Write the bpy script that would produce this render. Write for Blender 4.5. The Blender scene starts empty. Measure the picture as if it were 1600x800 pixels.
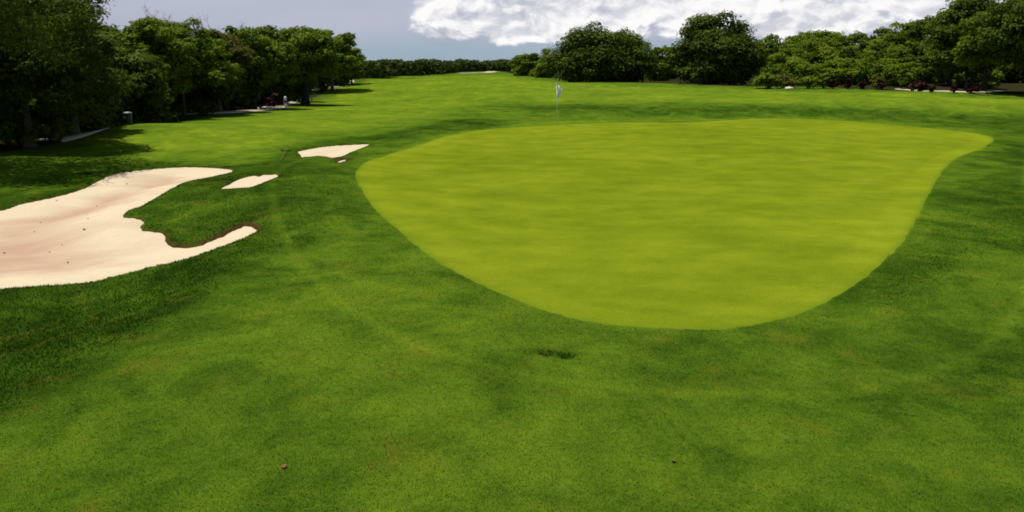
import bpy, math, random
import numpy as np
from mathutils import Vector

R = math.radians
sc = bpy.context.scene
COL = sc.collection

# ------------------------------------------------------------------ camera
F = 1386.0                     # focal length in photo pixels (photo 1600 x 800)
PITCH = R(12.33)
CAM = np.array([0.0, 0.0, 3.6])
cam_d = bpy.data.cameras.new('camera')
cam = bpy.data.objects.new('camera', cam_d)
COL.objects.link(cam)
cam.location = CAM
cam.rotation_euler = (R(90) - PITCH, 0, 0)
cam_d.sensor_fit = 'HORIZONTAL'
cam_d.sensor_width = 36.0
cam_d.lens = 36.0 * F / 1600.0
cam_d.clip_start = 0.1
cam_d.clip_end = 20000
sc.cycles.filter_width = 1.8
sc.camera = cam

# ------------------------------------------------------------------ exposure, sun, sky
sc.view_settings.view_transform = 'Standard'
sc.view_settings.look = 'None'
sc.view_settings.gamma = 1.0
sc.view_settings.use_curve_mapping = False
sc.view_settings.exposure = 0.3

SUN_EL = R(71)
SUN_AZ = math.atan2(-0.90, 0.44)           # compass angle from +Y
sun_vec = Vector((math.sin(SUN_AZ) * math.cos(SUN_EL), math.cos(SUN_AZ) * math.cos(SUN_EL), math.sin(SUN_EL)))
sun_d = bpy.data.lights.new('sun', 'SUN')
sun_d.energy = 4.4
sun_d.angle = R(0.53)
sun_d.color = (1.0, 0.955, 0.87)
sun = bpy.data.objects.new('sun', sun_d)
COL.objects.link(sun)
sun.rotation_euler = sun_vec.to_track_quat('Z', 'Y').to_euler()
sun.location = (-30, 30, 60)


class NT:
    """small wrapper for building node trees"""
    def __init__(self, tree):
        self.t = tree
        tree.nodes.clear()

    def n(self, typ, ins=None, **props):
        nd = self.t.nodes.new(typ)
        for k, v in props.items():
            setattr(nd, k, v)
        for k, v in (ins or {}).items():
            if hasattr(v, 'is_linked'):
                self.t.links.new(v, nd.inputs[k])
            else:
                nd.inputs[k].default_value = v
        return nd

    def m(self, op, a, b=None, c=None, clamp=False):
        nd = self.t.nodes.new('ShaderNodeMath')
        nd.operation = op
        nd.use_clamp = clamp
        for i, v in enumerate((a, b, c)):
            if v is None:
                continue
            if hasattr(v, 'is_linked'):
                self.t.links.new(v, nd.inputs[i])
            else:
                nd.inputs[i].default_value = v
        return nd.outputs[0]

    def mix(self, f, a, b, blend='MIX'):
        nd = self.t.nodes.new('ShaderNodeMix')
        nd.data_type = 'RGBA'
        nd.blend_type = blend
        for i, v in ((0, f), (6, a), (7, b)):
            if hasattr(v, 'is_linked'):
                self.t.links.new(v, nd.inputs[i])
            elif i == 0:
                nd.inputs[i].default_value = v
            else:
                nd.inputs[i].default_value = (*v, 1.0)
        return nd.outputs[2]

    def ss(self, x, lo, hi, a=0.0, b=1.0):
        nd = self.t.nodes.new('ShaderNodeMapRange')
        nd.interpolation_type = 'SMOOTHSTEP'
        self.t.links.new(x, nd.inputs[0])
        for i, v in ((1, lo), (2, hi), (3, a), (4, b)):
            nd.inputs[i].default_value = v
        return nd.outputs[0]

    def noise(self, vec, scale, detail=4.0, rough=0.55, dist=0.0, lac=2.0):
        nd = self.n('ShaderNodeTexNoise', {'Vector': vec, 'Scale': scale, 'Detail': detail, 'Roughness': rough,
                                           'Lacunarity': lac, 'Distortion': dist})
        return nd.outputs[0]


world = bpy.data.worlds.new('World')
sc.world = world
world.use_nodes = True
w = NT(world.node_tree)
sky = w.n('ShaderNodeTexSky', sky_type='NISHITA', sun_disc=False)
sky.sun_elevation = SUN_EL
sky.sun_rotation = SUN_AZ
sky.air_density = 1.0
sky.dust_density = 1.5
sky.ozone_density = 1.5
SKY_STRENGTH = 0.08
tc = w.n('ShaderNodeTexCoord')
sep = w.n('ShaderNodeSeparateXYZ', {0: tc.outputs['Generated']})
az = w.m('ARCTAN2', sep.outputs[0], sep.outputs[1])
el = w.m('ARCSINE', sep.outputs[2])
skyc = w.n('ShaderNodeVectorMath', {0: sky.outputs[0], 1: (SKY_STRENGTH,) * 3}, operation='MULTIPLY').outputs[0]
# thin grey-violet cloud sheet over most of the low sky
pv = w.n('ShaderNodeCombineXYZ', {0: w.m('MULTIPLY', az, 5.0), 1: w.m('MULTIPLY', el, 16.0), 2: 3.1}).outputs[0]
st = w.noise(pv, 1.0, 5, 0.5)
veil = w.mix(w.ss(el, 0.004, 0.045), (0.25, 0.345, 0.42), (0.365, 0.385, 0.475))
veil = w.mix(w.ss(st, 0.3, 0.75, 0.0, 0.35), veil, (0.47, 0.49, 0.60))
low = w.ss(el, 0.06, 0.35, 0.93, 0.0)
base = w.mix(low, skyc, veil)
# heaped clouds
warp = w.n('ShaderNodeCombineXYZ', {0: w.m('MULTIPLY', az, 21.0), 1: w.m('MULTIPLY', el, 34.0), 2: 7.7}).outputs[0]
f1 = w.noise(warp, 1.0, 9, 0.54, 0.35)
sh = w.n('ShaderNodeVectorMath', {0: warp, 1: (0.11, -0.20, 0.0)}, operation='ADD').outputs[0]
f2 = w.noise(sh, 1.0, 9, 0.54, 0.35)
fine = w.n('ShaderNodeCombineXYZ', {0: w.m('MULTIPLY', az, 40.0), 1: w.m('MULTIPLY', el, 75.0), 2: 1.2}).outputs[0]
f3 = w.noise(fine, 1.0, 6, 0.6)
edge_az = w.ss(az, -0.145, -0.085, -0.42, 0.075)
edge_el = w.ss(el, 0.004, 0.034, -0.34, 0.10)
top_el = w.ss(el, 0.10, 0.35, 0.0, -0.45)
right_az = w.ss(az, 0.75, 1.2, 0.0, -0.4)
dens = w.m('ADD', f1, w.m('ADD', w.m('ADD', edge_az, edge_el), w.m('ADD', top_el, right_az)))
dens = w.m('ADD', dens, w.m('MULTIPLY', w.m('SUBTRACT', f3, 0.5), 0.11))
cov = w.ss(dens, 0.47, 0.62)
lit = w.m('ADD', 0.5, w.m('MULTIPLY', w.m('SUBTRACT', f2, f1), -3.6))
lit = w.m('ADD', lit, w.m('MULTIPLY', w.m('SUBTRACT', f3, 0.5), 0.4))
band = w.noise(w.n('ShaderNodeCombineXYZ', {0: w.m('MULTIPLY', az, 7.0), 1: w.m('MULTIPLY', el, 60.0), 2: 0.4}).outputs[0], 1.0, 5, 0.55)
lit = w.m('ADD', lit, w.m('MULTIPLY', w.m('SUBTRACT', band, 0.40), 0.9))
cl = w.mix(w.ss(lit, 0.10, 0.95), (0.50, 0.51, 0.57), (0.80, 0.79, 0.785))
out_c = w.mix(cov, base, cl)
bg = w.n('ShaderNodeBackground', {0: out_c, 1: 1.0})
wo = w.n('ShaderNodeOutputWorld', {0: bg.outputs[0]})

# ------------------------------------------------------------------ object helpers


def tag(o, label=None, cat=None, group=None, kind=None):
    if label: o['label'] = label
    if cat: o['category'] = cat
    if group: o['group'] = group
    if kind: o['kind'] = kind
    return o


def empty(name, loc, rz=0.0):
    o = bpy.data.objects.new(name, None)
    o.empty_display_size = 0.3
    COL.objects.link(o)
    o.location = tuple(float(v) for v in loc)
    o.rotation_euler = (0, 0, rz)
    return o


def mesh_np(name, V, faces_flat, counts, mat, parent=None, smooth=False, fattr=None, vattr=None):
    V = np.asarray(V, dtype=np.float32)
    faces_flat = np.asarray(faces_flat, dtype=np.int32)
    counts = np.asarray(counts, dtype=np.int32)
    me = bpy.data.meshes.new(name)
    me.vertices.add(len(V))
    me.vertices.foreach_set('co', V.ravel())
    me.loops.add(len(faces_flat))
    me.loops.foreach_set('vertex_index', faces_flat)
    me.polygons.add(len(counts))
    starts = np.concatenate([[0], np.cumsum(counts)[:-1]]).astype(np.int32)
    me.polygons.foreach_set('loop_start', starts)
    if smooth:
        me.polygons.foreach_set('use_smooth', np.ones(len(counts), dtype=bool))
    for k, v in (fattr or {}).items():
        a = me.attributes.new(k, 'FLOAT', 'FACE')
        a.data.foreach_set('value', np.asarray(v, dtype=np.float32))
    for k, v in (vattr or {}).items():
        a = me.attributes.new(k, 'FLOAT', 'POINT')
        a.data.foreach_set('value', np.asarray(v, dtype=np.float32))
    me.update(calc_edges=True)
    me.validate()
    if mat: me.materials.append(mat)
    o = bpy.data.objects.new(name, me)
    COL.objects.link(o)
    if parent: o.parent = parent
    return o


class MB:
    """collects tubes, lathes and quads into one mesh"""
    def __init__(self):
        self.v, self.f, self.n = [], [], 0

    def add(self, V, Fs):
        b = self.n
        self.v += [tuple(map(float, p)) for p in V]
        self.f += [[b + i for i in fc] for fc in Fs]
        self.n += len(V)

    def tube(self, pts, radii, k=7, cap=True):
        pts = [Vector(p) for p in pts]
        V, Fs = [], []
        up = Vector((0.31, 0.17, 0.93)).normalized()
        for i, p in enumerate(pts):
            d = (pts[min(i + 1, len(pts) - 1)] - pts[max(i - 1, 0)])
            d = d.normalized() if d.length > 1e-9 else Vector((0, 0, 1))
            a = d.cross(up)
            if a.length < 1e-3: a = d.cross(Vector((1, 0, 0)))
            a.normalize()
            b = d.cross(a)
            for j in range(k):
                t = 2 * math.pi * j / k
                V.append(p + (a * math.cos(t) + b * math.sin(t)) * radii[i])
        for i in range(len(pts) - 1):
            for j in range(k):
                j2 = (j + 1) % k
                Fs.append([i * k + j, i * k + j2, (i + 1) * k + j2, (i + 1) * k + j])
        if cap:
            Fs.append(list(range(k - 1, -1, -1)))
            Fs.append([(len(pts) - 1) * k + j for j in range(k)])
        self.add(V, Fs)

    def lathe(self, prof, k=20, c=(0, 0, 0)):
        V, Fs = [], []
        for r_, z in prof:
            for j in range(k):
                t = 2 * math.pi * j / k
                V.append((c[0] + r_ * math.cos(t), c[1] + r_ * math.sin(t), c[2] + z))
        for i in range(len(prof) - 1):
            for j in range(k):
                j2 = (j + 1) % k
                Fs.append([i * k + j, i * k + j2, (i + 1) * k + j2, (i + 1) * k + j])
        Fs.append(list(range(k - 1, -1, -1)))
        Fs.append([(len(prof) - 1) * k + j for j in range(k)])
        self.add(V, Fs)

    def build(self, name, mat, parent=None, smooth=True):
        flat = [i for f in self.f for i in f]
        return mesh_np(name, self.v, flat, [len(f) for f in self.f], mat, parent, smooth)


# ------------------------------------------------------------------ terrain height


def sstep(a, b, x):
    t = np.clip((x - a) / (b - a), 0, 1)
    return t * t * (3 - 2 * t)


def gauss(x, y, cx, cy, sx, sy):
    return np.exp(-0.5 * (((x - cx) / sx) ** 2 + ((y - cy) / sy) ** 2))


_rs = np.random.RandomState(11)
WAVES_FAR = [(2 * math.pi / L, a, p, q) for L, a, p, q in zip((52, 37, 29, 21, 17), _rs.uniform(0.9, 2.2, 5), _rs.uniform(0, 6.28, 5), (0.22, 0.19, 0.14, 0.09, 0.06))]
WAVES_NEAR = [(2 * math.pi / L, a, p, q) for L, a, p, q in zip((14, 10.5, 7.3, 5.1, 3.4), _rs.uniform(0, 3.14, 5), _rs.uniform(0, 6.28, 5), (0.05, 0.035, 0.022, 0.012, 0.006))]


CREST = None                    # the ground drops behind the crest in front of the left wood


def h_base(x, y, hollow=1.0):
    x = np.asarray(x, dtype=float)
    y = np.asarray(y, dtype=float)
    d = np.hypot(x, y)
    h = np.zeros(np.broadcast(x, y).shape)
    A = sstep(42, 75, d) * (1 - 0.6 * sstep(150, 300, d))
    for k, a, p, q in WAVES_FAR:
        h = h + A * q * np.sin(k * (math.cos(a) * x + math.sin(a) * y) + p)
    B = 1 - 0.8 * sstep(30, 60, d)
    for k, a, p, q in WAVES_NEAR:
        h = h + B * q * np.sin(k * (math.cos(a) * x + math.sin(a) * y) + p)
    # green rises at the back and falls away behind it
    h = h + 0.10 * gauss(x, y, 8, 40, 10, 10) + 0.22 * gauss(x, y, 16.5, 53, 5.5, 6)
    h = h - hollow * (0.55 * gauss(x, y, 27, 66, 13, 5.5) + 0.25 * gauss(x, y, 4, 64, 9, 5))
    # bank falling left to the sand, grassy hump between the bunkers, hump before the wood
    h = h - 0.45 * sstep(-4.6, -8.2, x) * sstep(3, 8, y) * (1 - sstep(19, 27, y))
    h = h + 0.32 * gauss(x, y, -8.2, 23.5, 2.6, 3.2)
    h = h + 0.20 * gauss(x, y, -6.5, 31.0, 2.2, 2.0)
    h = h + 0.50 * gauss(x, y, -19, 44.5, 6, 4.5)
    h = h + 0.10 * gauss(x, y, -1.5, 9.5, 3.0, 3.5)
    if CREST is not None and hollow > 0:
        a, t, nrm, L = CREST
        u = (x - a[0]) * t[0] + (y - a[1]) * t[1]
        v = (x - a[0]) * nrm[0] + (y - a[1]) * nrm[1]
        h = h - 0.75 * sstep(0.2, 3.2, v) * sstep(-1.0, 3.0, u) * (1 - sstep(L - 3.0, L + 1.0, u)) * (1 - sstep(14, 24, v))
    return h


_cp, _sp = math.cos(PITCH), math.sin(PITCH)


def ray(px, py):
    u, v = (px - 800.0) / F, (400.0 - py) / F
    return np.array([u, _cp + v * _sp, -_sp + v * _cp])


def at(px, py, hf=h_base):
    """ground point under a photo pixel"""
    d = ray(px, py)
    ts = np.concatenate([np.arange(3, 90, 0.15), np.arange(90, 700, 1.0)]) / d[1]
    P = CAM[None, :] + ts[:, None] * d[None, :]
    below = P[:, 2] < hf(P[:, 0], P[:, 1])
    if not below.any():
        i = len(ts) - 1
        return np.array([P[i, 0], P[i, 1], float(hf(P[i, 0], P[i, 1]))])
    i = max(int(np.argmax(below)), 1)
    a, b = ts[i - 1], ts[i]
    for _ in range(24):
        m = 0.5 * (a + b)
        q = CAM + m * d
        if q[2] < float(hf(q[0], q[1])): b = m
        else: a = m
    q = CAM + b * d
    return np.array([q[0], q[1], float(hf(q[0], q[1]))])


def at_dist(px, py, Y):
    d = ray(px, py)
    return CAM + d * (Y / d[1])


def poly_world(pts, sub=5, jitter=0.0, seed=0, smooth=True, hf=h_base):
    W = np.array([at(p[0], p[1], hf)[:2] for p in pts])
    n = len(W)
    if not smooth: return W
    out = []
    for i in range(n):
        p0, p1, p2, p3 = W[i - 1], W[i], W[(i + 1) % n], W[(i + 2) % n]
        for s in range(sub):
            t = s / sub
            out.append(0.5 * ((2 * p1) + (-p0 + p2) * t + (2 * p0 - 5 * p1 + 4 * p2 - p3) * t * t + (-p0 + 3 * p1 - 3 * p2 + p3) * t ** 3))
    out = np.array(out)
    if jitter:
        out = out + np.random.RandomState(seed).normal(0, jitter, out.shape)
    return out


def sdf(x, y, P, pad=4.0):
    """signed distance to polygon P (negative inside); clipped to +pad far away"""
    x = np.asarray(x, dtype=float).ravel()
    y = np.asarray(y, dtype=float).ravel()
    res = np.full(len(x), pad)
    lo, hi = P.min(0) - pad, P.max(0) + pad
    sel = np.where((x > lo[0]) & (x < hi[0]) & (y > lo[1]) & (y < hi[1]))[0]
    for c in range(0, len(sel), 60000):
        s = sel[c:c + 60000]
        X, Y = x[s], y[s]
        d2 = np.full(len(s), 1e9)
        inside = np.zeros(len(s), dtype=bool)
        for i in range(len(P)):
            ax, ay = P[i]
            bx, by = P[(i + 1) % len(P)]
            ex, ey = bx - ax, by - ay
            L = ex * ex + ey * ey + 1e-12
            t = np.clip(((X - ax) * ex + (Y - ay) * ey) / L, 0, 1)
            d2 = np.minimum(d2, (X - ax - t * ex) ** 2 + (Y - ay - t * ey) ** 2)
            c1 = (ay > Y) != (by > Y)
            if c1.any():
                xi = ax + (Y - ay) * ex / (ey if abs(ey) > 1e-12 else 1e-12)
                inside ^= c1 & (X < xi)
        dd = np.sqrt(d2)
        res[s] = np.minimum(np.where(inside, -dd, dd), pad)
    return res


_a, _b = at(140, 214)[:2], at(335, 182)[:2]
_t = (_b - _a) / np.linalg.norm(_b - _a)
CREST = (_a, _t, np.array([-_t[1], _t[0]]), float(np.linalg.norm(_b - _a)))

GREEN_PX = [(556, 280), (560, 262), (600, 243), (650, 228), (700, 212), (760, 202), (870, 195), (960, 191), (1060, 191), (1120, 188),
            (1180, 184), (1230, 184), (1300, 187), (1400, 195), (1480, 203), (1540, 211), (1553, 219), (1535, 232), (1500, 245), (1475, 265),
            (1455, 300), (1435, 340), (1410, 380), (1370, 420), (1310, 462), (1250, 490), (1170, 509), (1100, 515), (1000, 511), (930, 504),
            (860, 488), (790, 462), (720, 430), (660, 393), (610, 350), (575, 315)]
SAND_PX = [
    [(0, 327), (30, 318), (90, 305), (130, 293), (165, 275), (200, 267), (250, 262), (300, 260), (350, 262), (367, 267), (330, 277), (290, 285),
     (260, 300), (225, 320), (200, 330), (195, 337), (215, 339), (228, 345), (222, 356), (245, 359), (258, 362), (262, 374), (275, 382), (305, 381),
     (320, 375), (345, 364), (375, 350), (390, 348), (405, 354), (400, 362), (375, 375), (330, 392), (280, 408), (240, 417), (180, 432), (130, 443),
     (70, 447), (0, 452), (-120, 468), (-250, 450), (-290, 400), (-230, 360), (-120, 345)],
    [(338, 296.5), (348, 290), (356, 287), (362, 283), (372, 278.5), (384, 275), (398, 272.5), (404, 274), (410, 271.5), (424, 271.5), (432, 270), (437, 273), (433, 277), (418, 283), (403, 289), (392, 293), (372, 294.5)],
    [(463, 236), (482, 232), (500, 229), (524, 226.5), (545, 225.5), (566, 224.5), (581, 224), (572, 228.5), (558, 234), (545, 239), (534, 244.5), (520, 248), (512, 245.5), (498, 244), (484, 245.5), (471, 246.5), (468, 241)],
    [(523, 253), (532, 249), (543, 248), (540, 252), (530, 254.5)],
]
GREEN_P = poly_world(GREEN_PX, 12, 0.012, 2, hf=lambda x, y: h_base(x, y, 0.0))
SAND_P = [poly_world(p, 5, 0.02, 3 + i, i == 0) for i, p in enumerate(SAND_PX)]
FINGER = at(372, 360)
HOLES = [at(853, 551), at(884, 556)]


def sand_depth(x, y, sd):
    lip = 0.035 + 0.045 * gauss(x, y, FINGER[0], FINGER[1], 1.3, 1.0)
    return lip + 0.22 * sstep(0.0, -3.0, sd)


def h_ground(x, y, sg=None, sds=None):
    shp = np.broadcast(x, y).shape
    x = np.asarray(x, dtype=float).ravel()
    y = np.asarray(y, dtype=float).ravel()
    h = h_base(x, y)
    if sg is None: sg = sdf(x, y, GREEN_P)
    h = h - 0.035 * sstep(0.0, -0.08, sg)
    for i, P in enumerate(SAND_P):
        sd = sdf(x, y, P) if sds is None else sds[i]
        # a rolled turf lip just outside the sand, then the cut face
        h = h + 0.035 * np.exp(-((sd - 0.18) / 0.16) ** 2) * (sd < 3.5)
        h = h - (sand_depth(x, y, sd) + 0.09) * sstep(0.0, -0.12, sd)
    for q in HOLES:
        h = h - 0.06 * np.exp(-(((x - q[0]) / (0.085 + 0.02 * np.sin(40 * y))) ** 2 + ((y - q[1] + 0.25 * (x - q[0])) / 0.075) ** 2) ** 2)
    return h.reshape(shp)


# ------------------------------------------------------------------ materials


def new_mat(name):
    m = bpy.data.materials.new(name)
    m.use_nodes = True
    return m, NT(m.node_tree)


def finish(nt, col, rough=0.8, spec=0.25, normal=None, extra=None):
    ins = {'Base Color': col, 'Roughness': rough, 'Specular IOR Level': spec}
    if normal is not None: ins['Normal'] = normal
    b = nt.n('ShaderNodeBsdfPrincipled', ins)
    sh_ = b.outputs[0]
    if extra is not None:
        sh_ = nt.n('ShaderNodeMixShader', {0: extra[0], 1: sh_, 2: extra[1]}).outputs[0]
    nt.n('ShaderNodeOutputMaterial', {0: sh_})


def attr(nt, name):
    return nt.n('ShaderNodeAttribute', attribute_name=name).outputs['Fac']


def objco(nt):
    return nt.n('ShaderNodeTexCoord').outputs['Object']


def scaled(nt, v, s):
    return nt.n('ShaderNodeVectorMath', {0: v, 1: s}, operation='MULTIPLY').outputs[0]


def grass_mat(blades=False):
    m, nt = new_mat('turf_blades' if blades else 'turf')
    p = objco(nt)
    tone = attr(nt, 'tone')
    soil = attr(nt, 'soil')
    litter = attr(nt, 'litter')
    big = nt.noise(p, 0.16, 5, 0.55, 0.6)
    mid = nt.noise(scaled(nt, p, (1.0, 0.8, 1.0)), 0.75, 5, 0.6, 0.8)
    patch = nt.noise(p, 2.6, 5, 0.62, 0.3)
    tuft = nt.noise(p, 13.0, 4, 0.65)
    blade = nt.noise(p, 55.0, 3, 0.7)
    t = nt.m('ADD', tone, nt.m('MULTIPLY', nt.m('SUBTRACT', big, 0.5), 0.75))
    t = nt.m('ADD', t, nt.m('MULTIPLY', nt.m('SUBTRACT', mid, 0.5), 1.0))
    t = nt.m('ADD', t, nt.m('MULTIPLY', nt.m('SUBTRACT', patch, 0.5), 0.46))
    t = nt.m('ADD', t, nt.m('MULTIPLY', nt.m('SUBTRACT', tuft, 0.5), 0.42))
    t = nt.m('ADD', t, nt.m('MULTIPLY', nt.m('SUBTRACT', blade, 0.5), 0.6), clamp=True)
    rp = nt.n('ShaderNodeValToRGB', {0: t})
    e = rp.color_ramp.elements
    e[0].position = 0.0; e[0].color = (0.013, 0.030, 0.0026, 1)
    e[1].position = 1.0; e[1].color = (0.160, 0.222, 0.0120, 1)
    for pos, c in ((0.3, (0.034, 0.074, 0.0048, 1)), (0.55, (0.071, 0.123, 0.0075, 1)), (0.8, (0.107, 0.164, 0.0092, 1))):
        q = e.new(pos); q.color = c
    col = rp.outputs[0]
    yel = nt.ss(nt.noise(p, 1.3, 6, 0.68, 0.5), 0.52, 0.76, 0.0, 0.55)
    col = nt.mix(yel, col, (0.118, 0.112, 0.010))
    soilc = nt.mix(nt.noise(p, 9.0, 4, 0.6), (0.030, 0.014, 0.006), (0.10, 0.050, 0.022))
    col = nt.mix(soil, col, soilc)
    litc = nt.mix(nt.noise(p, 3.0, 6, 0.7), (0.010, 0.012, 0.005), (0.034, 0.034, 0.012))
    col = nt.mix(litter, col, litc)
    hgt = nt.m('ADD', nt.m('MULTIPLY', tuft, 0.55), nt.m('MULTIPLY', blade, 0.45))
    bp = nt.n('ShaderNodeBump', {'Strength': 0.75, 'Distance': 0.05, 'Height': hgt})
    if blades:
        g = nt.n('ShaderNodeNewGeometry').outputs['Normal']
        nn = nt.n('ShaderNodeVectorMath', {0: scaled(nt, g, (0.45, 0.45, 0.45)), 1: (0, 0, 1)}, operation='ADD').outputs[0]
        nn = nt.n('ShaderNodeVectorMath', {0: nn}, operation='NORMALIZE').outputs[0]
        v = attr(nt, 'var')
        col = nt.mix(1.0, col, nt.mix(v, (0.95, 0.95, 0.92), (1.50, 1.44, 1.6)), 'MULTIPLY')
        finish(nt, col, 0.9, 0.0, nn)
    else:
        finish(nt, col, 0.95, 0.0, bp.outputs[0])
    return m


def green_mat():
    m, nt = new_mat('putting_turf')
    p = objco(nt)
    ring = attr(nt, 'ring')
    rot = nt.n('ShaderNodeVectorRotate', {'Vector': p, 'Angle': 0.25}, rotation_type='Z_AXIS').outputs[0]
    streak = nt.noise(scaled(nt, rot, (0.3, 1.2, 1.0)), 1.0, 6, 0.62, 0.3)
    big = nt.noise(p, 0.17, 4, 0.5, 0.4)
    mid = nt.noise(p, 0.8, 5, 0.6)
    fine = nt.noise(p, 24.0, 3, 0.7)
    t = nt.m('ADD', 0.5, nt.m('MULTIPLY', nt.m('SUBTRACT', streak, 0.5), 0.45))
    t = nt.m('ADD', t, nt.m('MULTIPLY', nt.m('SUBTRACT', big, 0.5), 0.85))
    t = nt.m('ADD', t, nt.m('MULTIPLY', nt.m('SUBTRACT', mid, 0.5), 0.95))
    t = nt.m('ADD', t, nt.m('MULTIPLY', nt.m('SUBTRACT', fine, 0.5), 0.8))
    t = nt.m('ADD', t, nt.m('MULTIPLY', ring, 0.11), clamp=True)
    rp = nt.n('ShaderNodeValToRGB', {0: t})
    e = rp.color_ramp.elements
    e[0].position = 0.0; e[0].color = (0.070, 0.104, 0.0040, 1)
    e[1].position = 1.0; e[1].color = (0.188, 0.226, 0.0110, 1)
    q = e.new(0.5); q.color = (0.123, 0.164, 0.0065, 1)
    gcol = nt.mix(nt.m('MULTIPLY', attr(nt, 'edge'), 0.75), rp.outputs[0], (0.075, 0.125, 0.008))
    bp = nt.n('ShaderNodeBump', {'Strength': 0.3, 'Distance': 0.02, 'Height': fine})
    finish(nt, gcol, 0.95, 0.0, bp.outputs[0])
    return m


def sand_mat():
    m, nt = new_mat('bunker_sand')
    p = objco(nt)
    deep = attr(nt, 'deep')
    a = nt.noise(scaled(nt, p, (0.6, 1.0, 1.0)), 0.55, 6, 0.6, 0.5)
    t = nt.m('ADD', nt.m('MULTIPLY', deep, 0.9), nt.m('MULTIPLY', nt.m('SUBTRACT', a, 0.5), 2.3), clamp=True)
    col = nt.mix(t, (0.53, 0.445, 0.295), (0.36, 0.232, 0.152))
    g = nt.noise(p, 30.0, 3, 0.7)
    col = nt.mix(nt.ss(g, 0.25, 0.7, 0.36, 0.0), col, (0.40, 0.29, 0.20))
    spk = nt.ss(nt.noise(p, 7.0, 2, 0.5), 0.74, 0.80, 0.0, 0.5)
    col = nt.mix(spk, col, (0.20, 0.12, 0.07))
    foot = nt.noise(p, 3.2, 4, 0.55)
    hgt = nt.m('ADD', nt.m('MULTIPLY', foot, 1.0), nt.m('MULTIPLY', g, 0.12))
    bp = nt.n('ShaderNodeBump', {'Strength': 0.5, 'Distance': 0.06, 'Height': hgt})
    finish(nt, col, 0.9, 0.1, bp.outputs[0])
    return m


def leaf_mat(name, dark, light, warm=None, trans=0.25):
    m, nt = new_mat(name)
    v = attr(nt, 'var')
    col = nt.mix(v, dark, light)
    if warm:
        v2 = attr(nt, 'var2')
        col = nt.mix(nt.ss(v2, 0.86, 0.97), col, warm)
    tr = nt.n('ShaderNodeBsdfTranslucent', {0: nt.mix(0.4, col, light)})
    finish(nt, col, 0.6, 0.06, None, (trans, tr.outputs[0]))
    return m


def bark_mat(name, a, b):
    m, nt = new_mat(name)
    p = objco(nt)
    n = nt.noise(scaled(nt, p, (6, 6, 1.2)), 1.5, 5, 0.6)
    col = nt.mix(n, a, b)
    bp = nt.n('ShaderNodeBump', {'Strength': 0.6, 'Distance': 0.03, 'Height': n})
    finish(nt, col, 0.9, 0.1, bp.outputs[0])
    return m


def plain_mat(name, c1, c2, scale=8.0, rough=0.6, spec=0.3):
    m, nt = new_mat(name)
    n = nt.noise(objco(nt), scale, 4, 0.6)
    finish(nt, nt.mix(n, c1, c2), rough, spec)
    return m


M = {
    'turf': grass_mat(), 'blades': grass_mat(True), 'putting': green_mat(), 'sand': sand_mat(),
    'leaf_dark': leaf_mat('dark_leaf', (0.034, 0.054, 0.004), (0.098, 0.142, 0.007), (0.11, 0.12, 0.008), 0.32),
    'leaf_far': leaf_mat('far_leaf', (0.018, 0.030, 0.004), (0.060, 0.092, 0.008), None, 0.2),
    'leaf_mid': leaf_mat('green_leaf', (0.060, 0.098, 0.005), (0.165, 0.240, 0.010), (0.17, 0.19, 0.012), 0.38),
    'leaf_light': leaf_mat('light_leaf', (0.066, 0.105, 0.005), (0.160, 0.222, 0.010), (0.22, 0.24, 0.02), 0.4),
    'leaf_olive': leaf_mat('olive_leaf', (0.050, 0.058, 0.007), (0.145, 0.15, 0.018), (0.19, 0.16, 0.03), 0.34),
    'leaf_red': leaf_mat('red_leaf', (0.020, 0.006, 0.005), (0.040, 0.011, 0.008), (0.04, 0.025, 0.01), 0.15),
    'bark': bark_mat('grey_bark', (0.035, 0.030, 0.024), (0.11, 0.095, 0.075)),
    'bark_dark': bark_mat('dark_bark', (0.018, 0.015, 0.012), (0.05, 0.042, 0.034)),
    'twig': bark_mat('dry_twig', (0.10, 0.075, 0.055), (0.20, 0.165, 0.13)),
    'path': plain_mat('path_gravel', (0.36, 0.30, 0.20), (0.50, 0.43, 0.30), 4.0, 0.9, 0.1),
    'white': plain_mat('white_paint', (0.70, 0.70, 0.66), (0.82, 0.82, 0.80), 12.0, 0.45, 0.4),
    'flag': plain_mat('flag_cloth', (0.76, 0.76, 0.76), (0.82, 0.82, 0.83), 6.0, 0.8, 0.1),
    'pole': plain_mat('pole_fibreglass', (0.62, 0.62, 0.36), (0.72, 0.72, 0.48), 3.0, 0.35, 0.4),
    'black': plain_mat('black_plastic', (0.010, 0.011, 0.010), (0.022, 0.024, 0.022), 20.0, 0.5, 0.4),
    'bin': plain_mat('bin_green', (0.014, 0.022, 0.018), (0.024, 0.034, 0.028), 5.0, 0.5, 0.4),
    'lid': plain_mat('lid_grey', (0.12, 0.135, 0.125), (0.17, 0.19, 0.175), 8.0, 0.5, 0.4),
    'maroon': plain_mat('maroon_paint', (0.10, 0.012, 0.012), (0.15, 0.02, 0.018), 8.0, 0.5, 0.3),
    'dead': plain_mat('dead_leaf', (0.10, 0.045, 0.020), (0.20, 0.095, 0.035), 30.0, 0.8, 0.1),
    'rock': plain_mat('pale_stone', (0.46, 0.43, 0.36), (0.62, 0.58, 0.50), 6.0, 0.85, 0.2),
}

# ------------------------------------------------------------------ ground sheet


def sand_world(pts):
    return np.array([at(*p)[:2] for p in pts])


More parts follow.
